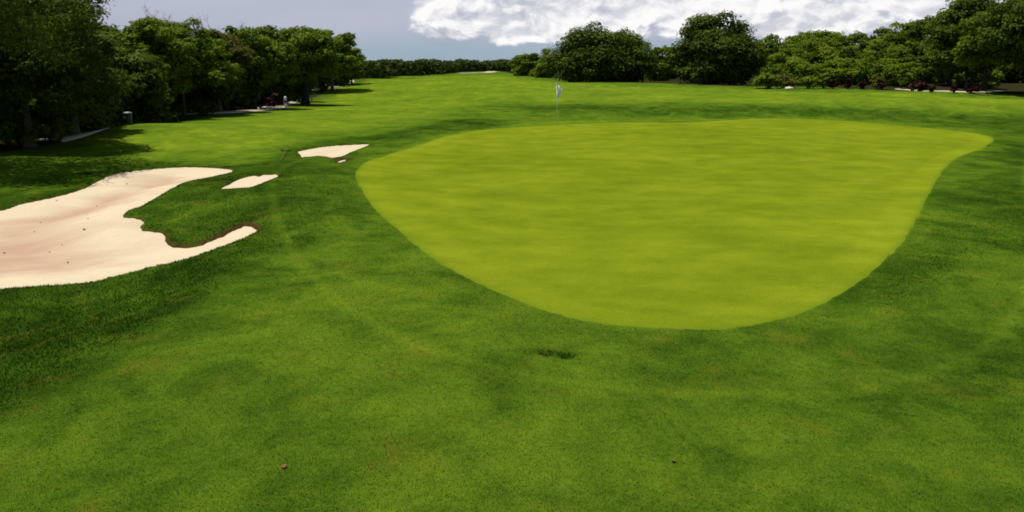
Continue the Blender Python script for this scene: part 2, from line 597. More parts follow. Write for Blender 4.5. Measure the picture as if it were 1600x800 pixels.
# turf that is kept longer, and the closely mown fairway (photo pixels -> ground)
ROUGH = [
    ([(-300, 800), (-60, 680), (60, 615), (190, 548), (300, 478), (405, 400), (470, 392), (545, 360), (548, 300), (540, 268), (600, 236),
      (690, 209), (800, 193), (770, 186), (660, 196), (560, 215), (450, 226), (420, 245), (370, 258), (260, 252), (120, 268), (-100, 310), (-500, 400), (-500, 700)], 0.25, 0.8),
    ([(750, 166), (880, 164), (1000, 166), (1100, 163), (1250, 168), (1400, 174), (1650, 182), (1800, 200), (1800, 260), (1620, 250), (1565, 222), (1540, 207),
      (1400, 190), (1230, 180), (1120, 182), (960, 180), (860, 176)], 0.24, 2.2),
    ([(1575, 225), (1500, 262), (1470, 330), (1420, 400), (1360, 450), (1420, 470), (1520, 420), (1640, 400), (1900, 420), (1900, 240)], 0.24, 1.2),
    ([(760, 500), (900, 530), (1100, 545), (1260, 520), (1400, 450), (1480, 400), (1540, 460), (1400, 560), (1200, 640), (1000, 610), (820, 570)], 0.10, 1.6),
    ([(-400, 800), (-60, 690), (60, 612), (190, 545), (300, 475), (400, 402), (380, 392), (300, 405), (180, 436), (0, 456), (-300, 470)], 0.05, 0.45),
    ([(1440, 560), (1700, 430), (1900, 500), (1900, 900), (1560, 830)], 0.13, 1.2),
    ([(-200, 820), (120, 640), (330, 560), (480, 640), (420, 860)], 0.05, 1.2),
]
FAIR = [
    ([(150, 224), (250, 200), (340, 190), (480, 165), (560, 132), (760, 117), (860, 128), (1000, 136), (1200, 141), (1500, 152), (1700, 158), (1700, 176), (1400, 168),
      (1200, 160), (1000, 160), (760, 160), (700, 178), (580, 200), (440, 222), (360, 248), (230, 246)], 0.22, 2.5),
]
WOOD_PX_L = [(-900, 300), (-300, 262), (0, 243), (60, 236), (110, 226), (140, 215), (200, 193), (270, 187), (340, 181), (400, 174), (450, 167), (490, 156), (520, 145), (545, 132), (560, 127.5),
             (600, 121.5), (680, 115.8), (740, 112.6), (775, 111.3)]
WOOD_PX_R = [(775, 111.5), (800, 114.5), (840, 121), (880, 126.5), (960, 129), (1040, 130.5), (1180, 135.5), (1300, 137.5), (1430, 142.5), (1530, 146.5), (1600, 149.5), (1900, 158), (2400, 170)]


def wood_boundary():
    L = [at(*p)[:2] for p in WOOD_PX_L]
    Rr = [at(*p)[:2] for p in WOOD_PX_R]
    return np.array(L), np.array(Rr)


WL, WR = wood_boundary()
WOOD_POLY_L = np.array(list(WL) + [[-4, 700], [-900, 700], [-900, 10]])
WOOD_POLY_R = np.array(list(WR) + [[900, 120], [900, 700], [-20, 700]])


def turf_tone(X, Y, sg):
    d = np.hypot(X, Y)
    tone = 0.505 + 0.01 * sstep(20, 40, d)
    for P, amt, wd in ROUGH:
        s = sdf(X, Y, poly_world(P, 4), 8.0)
        tone = tone - amt * sstep(wd, -wd, s)
    for P, amt, wd in FAIR:
        s = sdf(X, Y, poly_world(P, 4), 8.0)
        tone = tone + amt * sstep(wd, -wd, s)
    tone = tone + 0.06 * sstep(2.3, 1.6, sg) * sstep(0.6, 1.2, sg)
    tone = tone + 0.13 * np.exp(-((sg - 2.35) / 0.13) ** 2)      # collar round the green and the mower line at its outer edge
    for q in HOLES:
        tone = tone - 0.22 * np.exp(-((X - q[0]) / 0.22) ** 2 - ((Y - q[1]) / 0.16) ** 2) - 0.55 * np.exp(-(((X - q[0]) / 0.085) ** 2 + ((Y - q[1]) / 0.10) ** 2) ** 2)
    return tone


def build_ground():
    rr = [0.6]
    while rr[-1] < 3.2: rr.append(rr[-1] * 1.06)
    while rr[-1] < 62: rr.append(rr[-1] * 1.0052)
    while rr[-1] < 400: rr.append(rr[-1] * 1.013)
    while rr[-1] < 9000: rr.append(rr[-1] * 1.08)
    rr = np.array(rr)
    fine = np.arange(-40, 40.0001, 0.095)
    coarse = np.arange(44, 318, 4.0)
    aa = np.radians(np.concatenate([fine, coarse]))
    nr, na = len(rr), len(aa)
    X = (rr[:, None] * np.sin(aa)[None, :]).ravel()
    Y = (rr[:, None] * np.cos(aa)[None, :]).ravel()
    sg = sdf(X, Y, GREEN_P)
    sds = [sdf(X, Y, P) for P in SAND_P]
    Z = h_ground(X, Y, sg, sds)
    tone = turf_tone(X, Y, sg)
    soil = np.zeros_like(X)
    for s in sds:
        soil = np.maximum(soil, 0.55 * sstep(0.015, -0.03, s))
    fing = gauss(X, Y, FINGER[0], FINGER[1], 1.6, 1.2)
    sd0 = sds[0]
    soil = np.maximum(soil, 0.95 * fing * sstep(0.06, 0.0, sd0))
    soil = np.maximum(soil, 0.75 * sstep(0.55, 0.1, sds[3]) * (sds[2] < 0.9))
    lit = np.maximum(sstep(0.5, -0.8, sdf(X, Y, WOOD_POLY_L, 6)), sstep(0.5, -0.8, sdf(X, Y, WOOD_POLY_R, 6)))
    idx = np.arange(nr * na).reshape(nr, na)
    nxt = np.roll(idx, -1, axis=1)
    q = np.stack([idx[:-1], nxt[:-1], nxt[1:], idx[1:]], axis=-1).reshape(-1, 4)
    q = q[:, ::-1]
    V = np.stack([X, Y, Z], 1)
    V = np.vstack([V, [[0, 0, float(h_base(0, 0))]]])
    c = len(V) - 1
    tri = np.stack([np.full(na, c), nxt[0], idx[0]], 1)
    flat = np.concatenate([q.ravel(), tri.ravel()])
    cnt = np.concatenate([np.full(len(q), 4), np.full(len(tri), 3)])
    ap = lambda a: np.append(a, a[0])
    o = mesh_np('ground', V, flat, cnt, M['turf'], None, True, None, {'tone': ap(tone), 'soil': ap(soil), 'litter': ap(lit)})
    tag(o, 'rolling mown golf course turf around the green and bunkers', 'ground', None, 'structure')


build_ground()


def near_grass():
    rs = np.random.RandomState(5)
    n = 800000
    r = 5.6 * (40.0 / 5.6) ** (rs.rand(n) ** 1.22)
    a = np.radians(rs.uniform(-38, 38, n))
    x, y = r * np.sin(a), r * np.cos(a)
    # extra tufts along the rims of the bunkers
    ex, ey = [], []
    for P in SAND_P:
        Q = np.roll(P, -1, axis=0)
        L = np.hypot(*(Q - P).T)
        m_ = int(L.sum() * 260)
        k = rs.choice(len(P), m_, p=L / L.sum())
        t = rs.rand(m_)[:, None]
        c = P[k] * (1 - t) + Q[k] * t + rs.normal(0, 0.11, (m_, 2))
        ex.append(c[:, 0]); ey.append(c[:, 1])
    x = np.concatenate([x] + ex); y = np.concatenate([y] + ey)
    rim = np.arange(len(x)) >= n
    sg = sdf(x, y, GREEN_P)
    sd = [sdf(x, y, P) for P in SAND_P]
    smin = np.min(sd, axis=0)
    keep = (sg > 0.03) & (smin > 0.012) & (~rim | (smin < 0.35))
    for q in HOLES:
        keep &= ((x - q[0]) ** 2 + (y - q[1]) ** 2) > 0.07 ** 2
    x, y, sg, smin, rim = x[keep], y[keep], sg[keep], smin[keep], rim[keep]
    sd = [q[keep] for q in sd]
    n = len(x)
    z = h_ground(x, y, sg, sd)
    tone = turf_tone(x, y, sg)
    hgt = (0.015 + 0.024 * sstep(0.45, 0.1, tone)) * rs.uniform(0.6, 1.4, n) * (1 - 0.75 * sstep(20, 38, np.hypot(x, y)))
    hgt = np.where(rim, rs.uniform(0.018, 0.045, n) * (1 - 0.55 * sstep(18, 28, y)), hgt)
    wd = rs.uniform(0.0022, 0.0042, n) * np.clip(np.hypot(x, y) / 8.0, 1, 3.2)
    th = rs.uniform(0, 2 * math.pi, n)
    lean = rs.uniform(0.2, 1.1, n)
    la = rs.uniform(0, 2 * math.pi, n)
    base = np.stack([x, y, z - 0.004], 1)
    side = np.stack([np.cos(th), np.sin(th), np.zeros(n)], 1) * wd[:, None]
    tip = base + np.stack([np.cos(la) * lean * hgt, np.sin(la) * lean * hgt, hgt], 1)
    V = np.stack([base - side, base + side, tip], 1).reshape(-1, 3)
    o = mesh_np('grass', V, np.arange(n * 3), np.full(n, 3), M['blades'], None, False, {'var': rs.rand(n)}, {'tone': np.repeat(tone, 3)})
    tag(o, 'short grass blades of the near lawn and the bunker rims', 'grass', None, 'stuff')


near_grass()


def sheet(name, P, step, grow, zfun, mat, vattr, label, cat):
    lo, hi = P.min(0) - grow - step, P.max(0) + grow + step
    gx = np.arange(lo[0], hi[0] + step, step)
    gy = np.arange(lo[1], hi[1] + step, step)
    Xg, Yg = np.meshgrid(gx, gy)
    s = sdf(Xg, Yg, P, 6.0).reshape(Xg.shape)
    keep = (s[:-1, :-1] < grow) & (s[1:, :-1] < grow) & (s[:-1, 1:] < grow) & (s[1:, 1:] < grow)
    idx = np.arange(Xg.size).reshape(Xg.shape)
    q = np.stack([idx[:-1, :-1], idx[:-1, 1:], idx[1:, 1:], idx[1:, :-1]], -1)[keep]
    used = np.unique(q)
    remap = np.full(Xg.size, -1)
    remap[used] = np.arange(len(used))
    x, y, sv = Xg.ravel()[used], Yg.ravel()[used], s.ravel()[used]
    z = zfun(x, y, sv)
    o = mesh_np(name, np.stack([x, y, z], 1), remap[q].ravel(), np.full(len(q), 4), mat, None, True, None, {k: f(x, y, sv) for k, f in vattr.items()})
    tag(o, label, cat, None, 'structure')
    return o


sheet('putting_green', GREEN_P, 0.16, 0.3, lambda x, y, s: h_base(x, y) - 0.010, M['putting'],
      {'ring': lambda x, y, s: sstep(-0.9, -0.75, s), 'edge': lambda x, y, s: sstep(-0.22, 0.06, s)}, 'smooth light green putting surface with the flagstick at its back', 'putting green')


def sand_z(x, y, s):
    rs = 0.012 * np.sin(2.1 * x + 0.7 * y) + 0.012 * np.sin(1.3 * y - 1.9 * x + 1.0) + 0.006 * np.sin(5.1 * x + 2.0) * np.sin(4.3 * y)
    return h_base(x, y) - sand_depth(x, y, s) + rs * sstep(0, -0.6, s)


SAND_LABEL = ['large pale sand bunker with ragged grass fingers below the left wood', 'small slanting sliver of sand right of the large bunker',
              'pointed pale sand bunker left of the back of the green', 'tiny crescent of sand beside the pointed bunker']
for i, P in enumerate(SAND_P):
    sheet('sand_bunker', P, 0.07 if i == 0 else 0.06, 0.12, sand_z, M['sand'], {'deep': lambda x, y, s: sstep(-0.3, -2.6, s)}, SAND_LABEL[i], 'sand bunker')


def strip(name, pts, width, mat, label, lift=0.03, hf=h_base):
    P = np.array([at(p[0], p[1], hf)[:2] for p in pts])
    d = np.concatenate([[0], np.cumsum(np.hypot(*np.diff(P, axis=0).T))])
    n = max(int(d[-1] / 1.0), 6)
    t = np.linspace(0, d[-1], n)
    x, y = np.interp(t, d, P[:, 0]), np.interp(t, d, P[:, 1])
    for _ in range(6):
        x[1:-1] = 0.25 * x[:-2] + 0.5 * x[1:-1] + 0.25 * x[2:]
        y[1:-1] = 0.25 * y[:-2] + 0.5 * y[1:-1] + 0.25 * y[2:]
    tx, ty = np.gradient(x), np.gradient(y)
    L = np.hypot(tx, ty)
    nx, ny = -ty / L, tx / L
    rows = []
    prof = [(-0.5, -0.12), (-0.49, lift), (-0.25, lift + 0.02), (0, lift + 0.03), (0.25, lift + 0.02), (0.49, lift), (0.5, -0.12)]
    for o_, dz in prof:
        X, Y = x + nx * width * o_, y + ny * width * o_
        rows.append(np.stack([X, Y, h_base(X, Y) + dz], 1))
    k = len(prof)
    V = np.stack(rows, 1).reshape(-1, 3)
    idx = np.arange(n * k).reshape(n, k)
    q = np.stack([idx[:-1, :-1], idx[1:, :-1], idx[1:, 1:], idx[:-1, 1:]], -1).reshape(-1, 4)
    o = mesh_np(name, V, q.ravel(), np.full(len(q), 4), mat, None, True)
    return tag(o, label, 'path', None, 'structure')


strip('cart_path', [(70, 222), (100, 217), (122, 210.5), (134, 204), (150, 195), (200, 183), (270, 177.8), (315, 177.4), (340, 177.9), (395, 172.8), (430, 167.0), (450, 160), (462, 150), (470, 145), (478, 143), (490, 141)], 1.7, M['path'],
      'pale gravel cart path along the edge of the left wood', 0.03, lambda x, y: h_base(x, y, 0.0))
strip('cart_path', [(521, 136.6), (530, 133.6), (542, 130.8), (549, 127.5), (545, 125.5)], 1.8, M['path'], 'short bright bit of path at the far end of the left wood')
strip('cart_path', [(712, 114.6), (745, 113.8), (768, 112.6), (774, 111.6)], 4.0, M['path'], 'pale sandy path bending away at the far end of the fairway', 0.06)
strip('cart_path', [(1405, 139.4), (1430, 141.2), (1480, 143.2), (1525, 145.0), (1545, 144.6), (1560, 142.5)], 1.5, M['path'], 'pale path running under the big trees beyond the green', 0.06)

# ------------------------------------------------------------------ plants


def leaves_np(rs, C, Rad, n_total, size, up=0.75, rnd=0.38, flat=0.62, low=0.30):
    """leaf-sized pointed faces spread through clumps at C (n,3) with radii Rad (n)"""
    wgt = Rad ** 2
    k = rs.choice(len(C), n_total, p=wgt / wgt.sum())
    d = rs.normal(size=(n_total, 3))
    d /= np.linalg.norm(d, axis=1)[:, None]
    flip = (d[:, 2] < -0.25) & (rs.rand(n_total) > low)
    d[flip, 2] *= -1
    rad = Rad[k] * (0.45 + 0.6 * rs.rand(n_total) ** 0.6)
    lump = 1 + 0.22 * np.sin(5 * d[:, 0] + k) * np.sin(4.3 * d[:, 1] + 2 * k) + 0.12 * np.sin(9 * d[:, 2] + 3 * k)
    pos = C[k] + d * (rad * lump)[:, None] * np.array([1, 1, flat])
    nrm = d + up * np.array([0, 0, 1.0]) + rnd * rs.normal(size=(n_total, 3))
    nrm /= np.linalg.norm(nrm, axis=1)[:, None]
    a = np.cross(nrm, rs.normal(size=(n_total, 3)))
    a /= np.linalg.norm(a, axis=1)[:, None]
    a[:, 2] -= 0.25
    a /= np.linalg.norm(a, axis=1)[:, None]
    b = np.cross(nrm, a)
    s = size * rs.uniform(0.55, 1.35, n_total)
    L = (a * s[:, None]) * 0.5
    W_ = (b * (s * rs.uniform(0.22, 0.34, n_total))[:, None])
    bend = nrm * (s * 0.10)[:, None]
    V = np.stack([pos - L, pos + W_ + bend - L * 0.1, pos + L, pos - W_ + bend - L * 0.1], 1).reshape(-1, 3)
    cv = rs.rand(len(C))
    var = np.clip(0.35 * rs.rand(n_total) + 0.65 * cv[k], 0, 1)
    var2 = np.clip(0.6 * rs.rand(n_total) + 0.4 * rs.rand(len(C))[k] + 0.12 * (cv[k] > 0.85), 0, 1)
    return V, var, var2


def leaf_mesh(name, V, var, var2, mat, parent):
    n = len(V) // 4
    return mesh_np(name, V, np.arange(n * 4), np.full(n, 4), mat, parent, False, {'var': var, 'var2': var2})


def crown_clumps(rs, W, H, depth, zc, K, droop=-0.35, skew=0.0):
    """clump centres on and inside an uneven dome"""
    d = rs.normal(size=(K * 4, 3))
    d /= np.linalg.norm(d, axis=1)[:, None]
    d = d[d[:, 2] > droop][:K]
    ph = rs.uniform(0, 6.28, 6)
    uneven = 1 + 0.10 * np.sin(3 * d[:, 0] + ph[0]) + 0.10 * np.sin(3.7 * d[:, 1] + ph[1]) + 0.09 * np.sin(5 * d[:, 2] + ph[2])
    f = np.where(rs.rand(len(d)) < 0.75, rs.uniform(0.74, 0.95, len(d)), rs.uniform(0.25, 0.74, len(d)))
    Rad = W * rs.uniform(0.08, 0.17, len(d))
    sc_ = np.array([W / 2, depth / 2, H])
    C = d * (f * uneven)[:, None] * sc_
    C[:, :2] *= np.where(C[:, 2] < 0, 0.96, 1.0)[:, None]
    C[:, 0] += skew * C[:, 2]
    # keep clumps inside the dome
    lim = 1 - 0.5 * Rad / (W / 2)
    C *= lim[:, None]
    C[:, 2] += zc
    return C, Rad


def trunk_mesh(rs, h, r0, C, lean=(0, 0), forks=1, n_limb=9):
    mb = MB()
    for fk in range(forks):
        off = np.array([0, 0, 0.0]) if forks == 1 else np.array([rs.uniform(-1, 1), rs.uniform(-1, 1), 0]) * r0 * 2.6
        n = 7
        pts, rad = [], []
        wob = rs.normal(0, 0.035 * h, (n, 2)).cumsum(0) * 0.5
        ex = np.array([lean[0], lean[1]]) + (off[:2] * 2.5 if forks > 1 else 0)
        for i in range(n):
            t = i / (n - 1)
            flare = 1 + 0.7 * math.exp(-t * 14)
            p = off + np.array([ex[0] * t + wob[i, 0] * t, ex[1] * t + wob[i, 1] * t, h * t - (0.25 if i == 0 else 0)])
            pts.append(p); rad.append(r0 * (1 - 0.62 * t) * flare)
        mb.tube(pts, rad, 8)
        top = C[np.argsort(-C[:, 2])]
        pick = rs.permutation(len(C))[:n_limb]
        for j in pick:
            t = rs.uniform(0.45, 1.0)
            i = min(int(t * (n - 1)), n - 1)
            s = np.array(pts[i]); e = C[j] - np.array([0, 0, 0.1])
            m1 = s + (e - s) * 0.4 + rs.normal(0, 0.05 * h, 3)
            m2 = s + (e - s) * 0.75 + rs.normal(0, 0.04 * h, 3)
            r1 = rad[i] * 0.55
            mb.tube([s, m1, m2, e], [r1, r1 * 0.7, r1 * 0.4, r1 * 0.12], 5)
    return mb


def tree(label, px, D, top, wpx, mat, name='broadleaf_tree', group=None, cat='tree', seed=0, base=0.3, dens=2.6, trunk_r=None, lean=(0, 0), leaf=3.2,
         bark='bark', depth=None, forks=1, K=None, skew=0.0, fixed=None, droop=-0.35, cls=1.0):
    rs = np.random.RandomState(1000 + seed)
    P = at_dist(px, 300, D)
    X = P[0]
    z0 = float(h_base(X, D))
    topz = at_dist(px, top, D)[2]
    Ht = topz - z0
    W = wpx * D / F
    dp = depth or W * 0.85
    root = empty(name, (X, D, z0))
    cb = base * Ht
    hh = (Ht - cb)
    # dome: centre above the crown base; half height so that the top reaches Ht
    zc = cb + hh * 0.36
    H = Ht - zc
    K = K or int(np.clip(wpx / 2.2, 30, 90))
    C, Rad = crown_clumps(rs, W, H, dp, zc, K, droop, skew)
    Rad = Rad * cls
    # never below the ground
    C[:, 2] = np.maximum(C[:, 2], Rad * 0.6)
    s = leaf * D / 887.0
    apx = (wpx * 0.64) * (hh * 887.0 / D)
    n = int(np.clip(apx * dens * (4.0 / leaf) ** 2 * 1.25, 2500, 60000))
    # a loose inner filling of leaves and twigs
    ci = rs.normal(0, 1, (14, 3))
    ci = ci / np.linalg.norm(ci, axis=1)[:, None] * rs.uniform(0.1, 0.62, (14, 1)) * np.array([W / 2, dp / 2, H]) + np.array([0, 0, zc])
    ri = np.full(14, W * 0.16)
    ci[:, 2] = np.maximum(ci[:, 2], max(W * 0.1, cb))
    n2 = int(n * 0.22)
    Va, a1, a2 = leaves_np(rs, C, Rad, n - n2, s)
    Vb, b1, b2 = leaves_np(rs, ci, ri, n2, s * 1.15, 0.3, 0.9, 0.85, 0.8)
    V, v1, v2 = np.vstack([Va, Vb]), np.concatenate([a1, b1 * 0.6]), np.concatenate([a2, b2])  # inner leaves coloured darker, shade inside the crown put into the tint
    tr = trunk_r or 0.022 * Ht + 0.04
    trunk_mesh(rs, max(cb + hh * 0.35, 0.6), tr, C, lean, forks).build('trunk', M[bark], root)
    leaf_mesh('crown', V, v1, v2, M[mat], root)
    tag(root, label, cat, group)
    return root


def copy_tree(o, parent=None):
    c = o.copy()
    COL.objects.link(c)
    c.parent = parent
    for ch in list(o.children):
        copy_tree(ch, c)
    return c


def bush(label, px, py, hpx, wpx, mat, name='shrub', group=None, cat='shrub', seed=0, leaf=2.9, D=None, dens=2.6, K=None):
    rs = np.random.RandomState(5000 + seed)
    P = at(px, py) if D is None else np.array([at_dist(px, py, D)[0], D, 0])
    z0 = float(h_base(P[0], P[1]))
    D_ = P[1]
    W, Hh = wpx * D_ / F, hpx * D_ / F
    root = empty(name, (P[0], D_, z0))
    K = K or int(np.clip(wpx / 1.6, 12, 40))
    C, Rad = crown_clumps(rs, W, Hh * 0.75, W * 0.8, Hh * 0.25, K, -0.15)
    Rad = np.minimum(Rad * 1.15, Hh * 0.33)
    C[:, 2] = np.maximum(C[:, 2], Rad * 0.5)
    s = leaf * D_ / 887.0
    n = int(np.clip(wpx * hpx * 0.41 * dens, 350, 9000))
    V, v1, v2 = leaves_np(rs, C, Rad, n, s)
    mb = MB()
    for j in range(min(7, len(C))):
        e = C[j]
        mb.tube([(rs.uniform(-.1, .1) * W * 0.3, rs.uniform(-.1, .1) * W * 0.3, -0.1), e * 0.5 + rs.normal(0, 0.04 * W, 3) * np.array([1, 1, 0]), e], [0.02 * Hh + 0.012, 0.014 * Hh + 0.008, 0.006], 5)
    mb.build('stem', M['bark_dark'], root)
    leaf_mesh('foliage', V, v1, v2, M[mat], root)
    tag(root, label, cat, group)
    return root


def dwood(px):
    ys = float(np.interp(px, [q[0] for q in WOOD_PX_L], [q[1] for q in WOOD_PX_L]))
    return at(px, ys, lambda x, y: h_base(x, y, 0.0))[1]


GL = 'broadleaf trees of the left wood'
tree('very dark broadleaf tree at the near end of the left wood, cut by the frame', -95, 30.5, -260, 560, 'leaf_dark', group=GL, seed=1, K=190, cls=0.52, base=0.30, leaf=3.7, trunk_r=0.2, droop=-0.6)
tree('tall dark tree filling the upper corner above the small bright shrub', 55, dwood(55) + 1.5, -70, 330, 'leaf_dark', group=GL, seed=2, K=170, cls=0.55, base=0.18, leaf=3.7, trunk_r=0.19, droop=-0.6)
tree('tall dark tree whose top stands above its right neighbours, left of the green bin', 128, dwood(128) + 2.5, -10, 165, 'leaf_dark', group=GL, seed=3, K=120, cls=0.62, base=0.20, leaf=3.5, trunk_r=0.16, droop=-0.6)
tree('mid green tree with bright leafy top directly above the green bin', 238, dwood(238) + 2.0, 18, 160, 'leaf_mid', group=GL, seed=4, K=100, cls=0.70, base=0.26, leaf=3.4, trunk_r=0.12, droop=-0.5)
tree('mid green tree under the tallest bare twigs in the left wood', 298, dwood(298) + 2.5, 26, 170, 'leaf_mid', group=GL, seed=5, K=100, cls=0.70, base=0.28, leaf=3.4, trunk_r=0.12, droop=-0.5)
tree('sparse olive brown tree with thin crown in the middle of the left wood', 352, dwood(352) + 3.5, 34, 120, 'leaf_olive', group=GL, seed=6, K=70, cls=0.75, base=0.25, leaf=2.9, dens=1.8, droop=-0.5)
tree('dark tree above the maroon shrubs and white stakes', 412, dwood(412) + 3.0, 38, 135, 'leaf_mid', group=GL, seed=7, K=80, cls=0.72, base=0.28, leaf=3.2, droop=-0.5)
tree('green tree with a stout dark trunk standing on the grass edge of the left wood', 484, 79, 33, 135, 'leaf_mid', group=GL, seed=8, K=80, cls=0.75, base=0.33, leaf=3.2, trunk_r=0.34, bark='bark_dark', droop=-0.4)
tree('dark tree casting shade beside the short bright bit of path', 526, dwood(526), 44, 92, 'leaf_mid', group=GL, seed=9, K=60, cls=0.80, base=0.22, leaf=3.2, droop=-0.5)
tree('last low tree of the left wood, next to the distant tree line', 556, dwood(556) - 4, 68, 52, 'leaf_mid', group=GL, seed=10, base=0.08, leaf=3.2, droop=-0.6)
tree('small round tree wedged between the two last trees of the left wood', 541, dwood(541) + 2, 80, 46, 'leaf_dark', group=GL, seed=11, base=0.06, leaf=3.2, droop=-0.6)

# trees behind, sharing crowns; nothing tells them apart behind the front row
GF = 'trees hidden behind the front row of the left wood'
LF = 'dark broadleaf tree mostly hidden behind the front row of the left wood'
proto = [tree(LF, 190, dwood(190) + 6, 44, 170, 'leaf_dark', group=GF, seed=20, base=0.0, leaf=5.2, dens=2.6, droop=-0.8),
         tree(LF, 95, dwood(95) + 7, 30, 200, 'leaf_dark', group=GF, seed=21, base=0.0, leaf=5.2, dens=2.6, droop=-0.8)]
PROTO_H = [at_dist(190, 44, proto[0].location.y)[2] - proto[0].location.z, at_dist(95, 30, proto[1].location.y)[2] - proto[1].location.z]
for i, (px, D, s) in enumerate([(-150, 42, 1.1), (-80, 45, 1.15), (0, 46, 1.15), (45, 50, 1.15), (140, 53, 1.1), (265, 59, 0.95), (318, 64, 0.95), (370, 70, 1.0), (425, 77, 1.0), (455, 88, 1.1),
                                (20, 62, 1.35), (100, 66, 1.35), (180, 70, 1.3), (245, 76, 1.2), (300, 80, 1.15), (355, 86, 1.2), (405, 95, 1.2), (445, 106, 1.2), (490, 120, 1.25), (520, 140, 1.25), (470, 150, 1.4)]):
    c = copy_tree(proto[i % 2])
    D = max(D, dwood(px) + 4.5 + 1.5 * (i % 3))
    X = at_dist(px, 300, D)[0]
    c.location = (X, D, float(h_base(X, D)))
    c.rotation_euler = (0, 0, 1.1 + 2.4 * i)
    sky_y = float(np.interp(px, [-200, 60, 150, 195, 215, 300, 360, 480, 545, 580], [-120, -30, 2, 10, 26, 32, 42, 44, 60, 90])) + 7
    s = (at_dist(px, sky_y, D)[2] - c.location.z) / PROTO_H[i % 2]
    c.scale = (s, s, s)

# bare, leafless tree whose twigs show against the sky


def bare_tree(label, px, D, top, spread_px, seed, group):
    rs = np.random.RandomState(seed)
    X = at_dist(px, 300, D)[0]
    z0 = float(h_base(X, D))
    Ht = at_dist(px, top, D)[2] - z0
    root = empty('bare_tree', (X, D, z0))
    mb = MB()
    mb2 = MB()

    def grow(p, d, L, r, lev):
        n = 4
        pts, rad = [p], [r]
        q = p.copy()
        for i in range(n):
            d = d + rs.normal(0, 0.14, 3) + np.array([0, 0, 0.04])
            d /= np.linalg.norm(d)
            q = q + d * L / n
            pts.append(q.copy()); rad.append(max(r * (1 - 0.55 * (i + 1) / n), 0.006))
        (mb if lev == 0 else mb2).tube(pts, rad, 6 if lev < 2 else 4, False)
        if lev < 4:
            for j in range(rs.randint(3, 5)):
                t = rs.randint(2, n + 1)
                dd = d + rs.normal(0, 0.55, 3) * np.array([1, 0.7, 0.55])
                dd[2] = abs(dd[2]) * 0.9 + 0.1
                dd /= np.linalg.norm(dd)
                grow(pts[t], dd, L * rs.uniform(0.42, 0.62), rad[t] * 0.68, lev + 1)
    grow(np.array([0, 0, -0.2]), np.array([0.02, 0, 1.0]), Ht * 0.52, 0.13, 0)
    a = mb.build('trunk', M['twig'], root)
    b = mb2.build('branches', M['twig'], root)
    # bring the tips to the height seen above the crowns
    zt = max(v.co.z for v in b.data.vertices)
    for o in (a, b):
        for v in o.data.vertices:
            v.co.z *= Ht / zt
    tag(root, label, 'tree', group)


GB = 'bare trees in the left wood'
bare_tree('leafless grey tree with the tallest twigs rising over the olive tree', 318, 66, 8, 90, 51, GB)
bare_tree('leafless tree with short twigs above the dark tree by the maroon shrubs', 372, 74, 20, 80, 56, GB)

# undergrowth of the left wood
bush('small bright green bush on dark ground beside the near end of the cart path', 88, 222, 38, 56, 'leaf_light', group='bushes under the left wood', seed=1, leaf=3.2)  # lighter leaf colour stands in for sun falling through a gap
for i, (px, py, hp, wp, lab) in enumerate([
        (20, 233, 60, 90, 'dark bush at the near edge of the frame under the first trees'),
        (262, 186, 24, 60, 'dark low bush a little right of the green bin'),
        (320, 182, 22, 40, 'dark low bush where the path comes into view under the trees'),
        (150, 199, 40, 52, 'dark bush left of the green bin at the top of the grass slope'),
        (505, 144, 14, 24, 'dark low bush right of the stout dark trunk')]):
    bush(lab, px, py - 3, hp, wp, 'leaf_dark', group='bushes under the left wood', seed=10 + i, leaf=3.2)

GR = 'dark red shrubs along the left path'
for i, (px, py, hp, wp, lab) in enumerate([
        (400, 171, 22, 26, 'dark maroon shrub behind the two white stakes, leftmost of its row'),
        (426, 168, 22, 26, 'dark maroon shrub between the white stakes and the banded post'),
        (460, 158.5, 16, 22, 'dark maroon shrub right of the white banded post')]):
    bush(lab, px, py - 0.5, hp, wp, 'leaf_red', name='red_shrub', group=GR, seed=30 + i, leaf=3.4)

# far tree line, a wood that reads as one mass


def far_wood():
    rs = np.random.RandomState(77)
    C, Rad = [], []
    for px in np.arange(560, 830, 1.7):
        D0 = float(np.interp(px, [555, 600, 680, 705, 720, 780, 830], [165, 200, 262, 290, 345, 365, 365]))
        for k in range(3):
            D = D0 + 4 + rs.uniform(-3, 10) + 9 * k
            P = at_dist(px + rs.uniform(-2, 2), 300, D)
            z = float(h_base(P[0], D))
            top = at_dist(px, 94.0 + 1.6 * math.sin(px * 0.11) + 1.2 * math.sin(px * 0.31) + rs.uniform(-1.0, 1.8), D)[2]
            r = rs.uniform(1.1, 1.9) * D / 330
            for zz in np.linspace(z + 0.6, top - r * 0.75, 4):
                C.append((P[0] + rs.uniform(-1, 1), D, zz)); Rad.append(r)
    C, Rad = np.array(C), np.array(Rad)
    V, a, b = leaves_np(rs, C, Rad, 40000, 1.0)
    o = leaf_mesh('far_woods', V, a, b, M['leaf_far'], None)
    tag(o, 'low dark wood closing the far end of the fairway', 'woods', None, 'stuff')


far_wood()

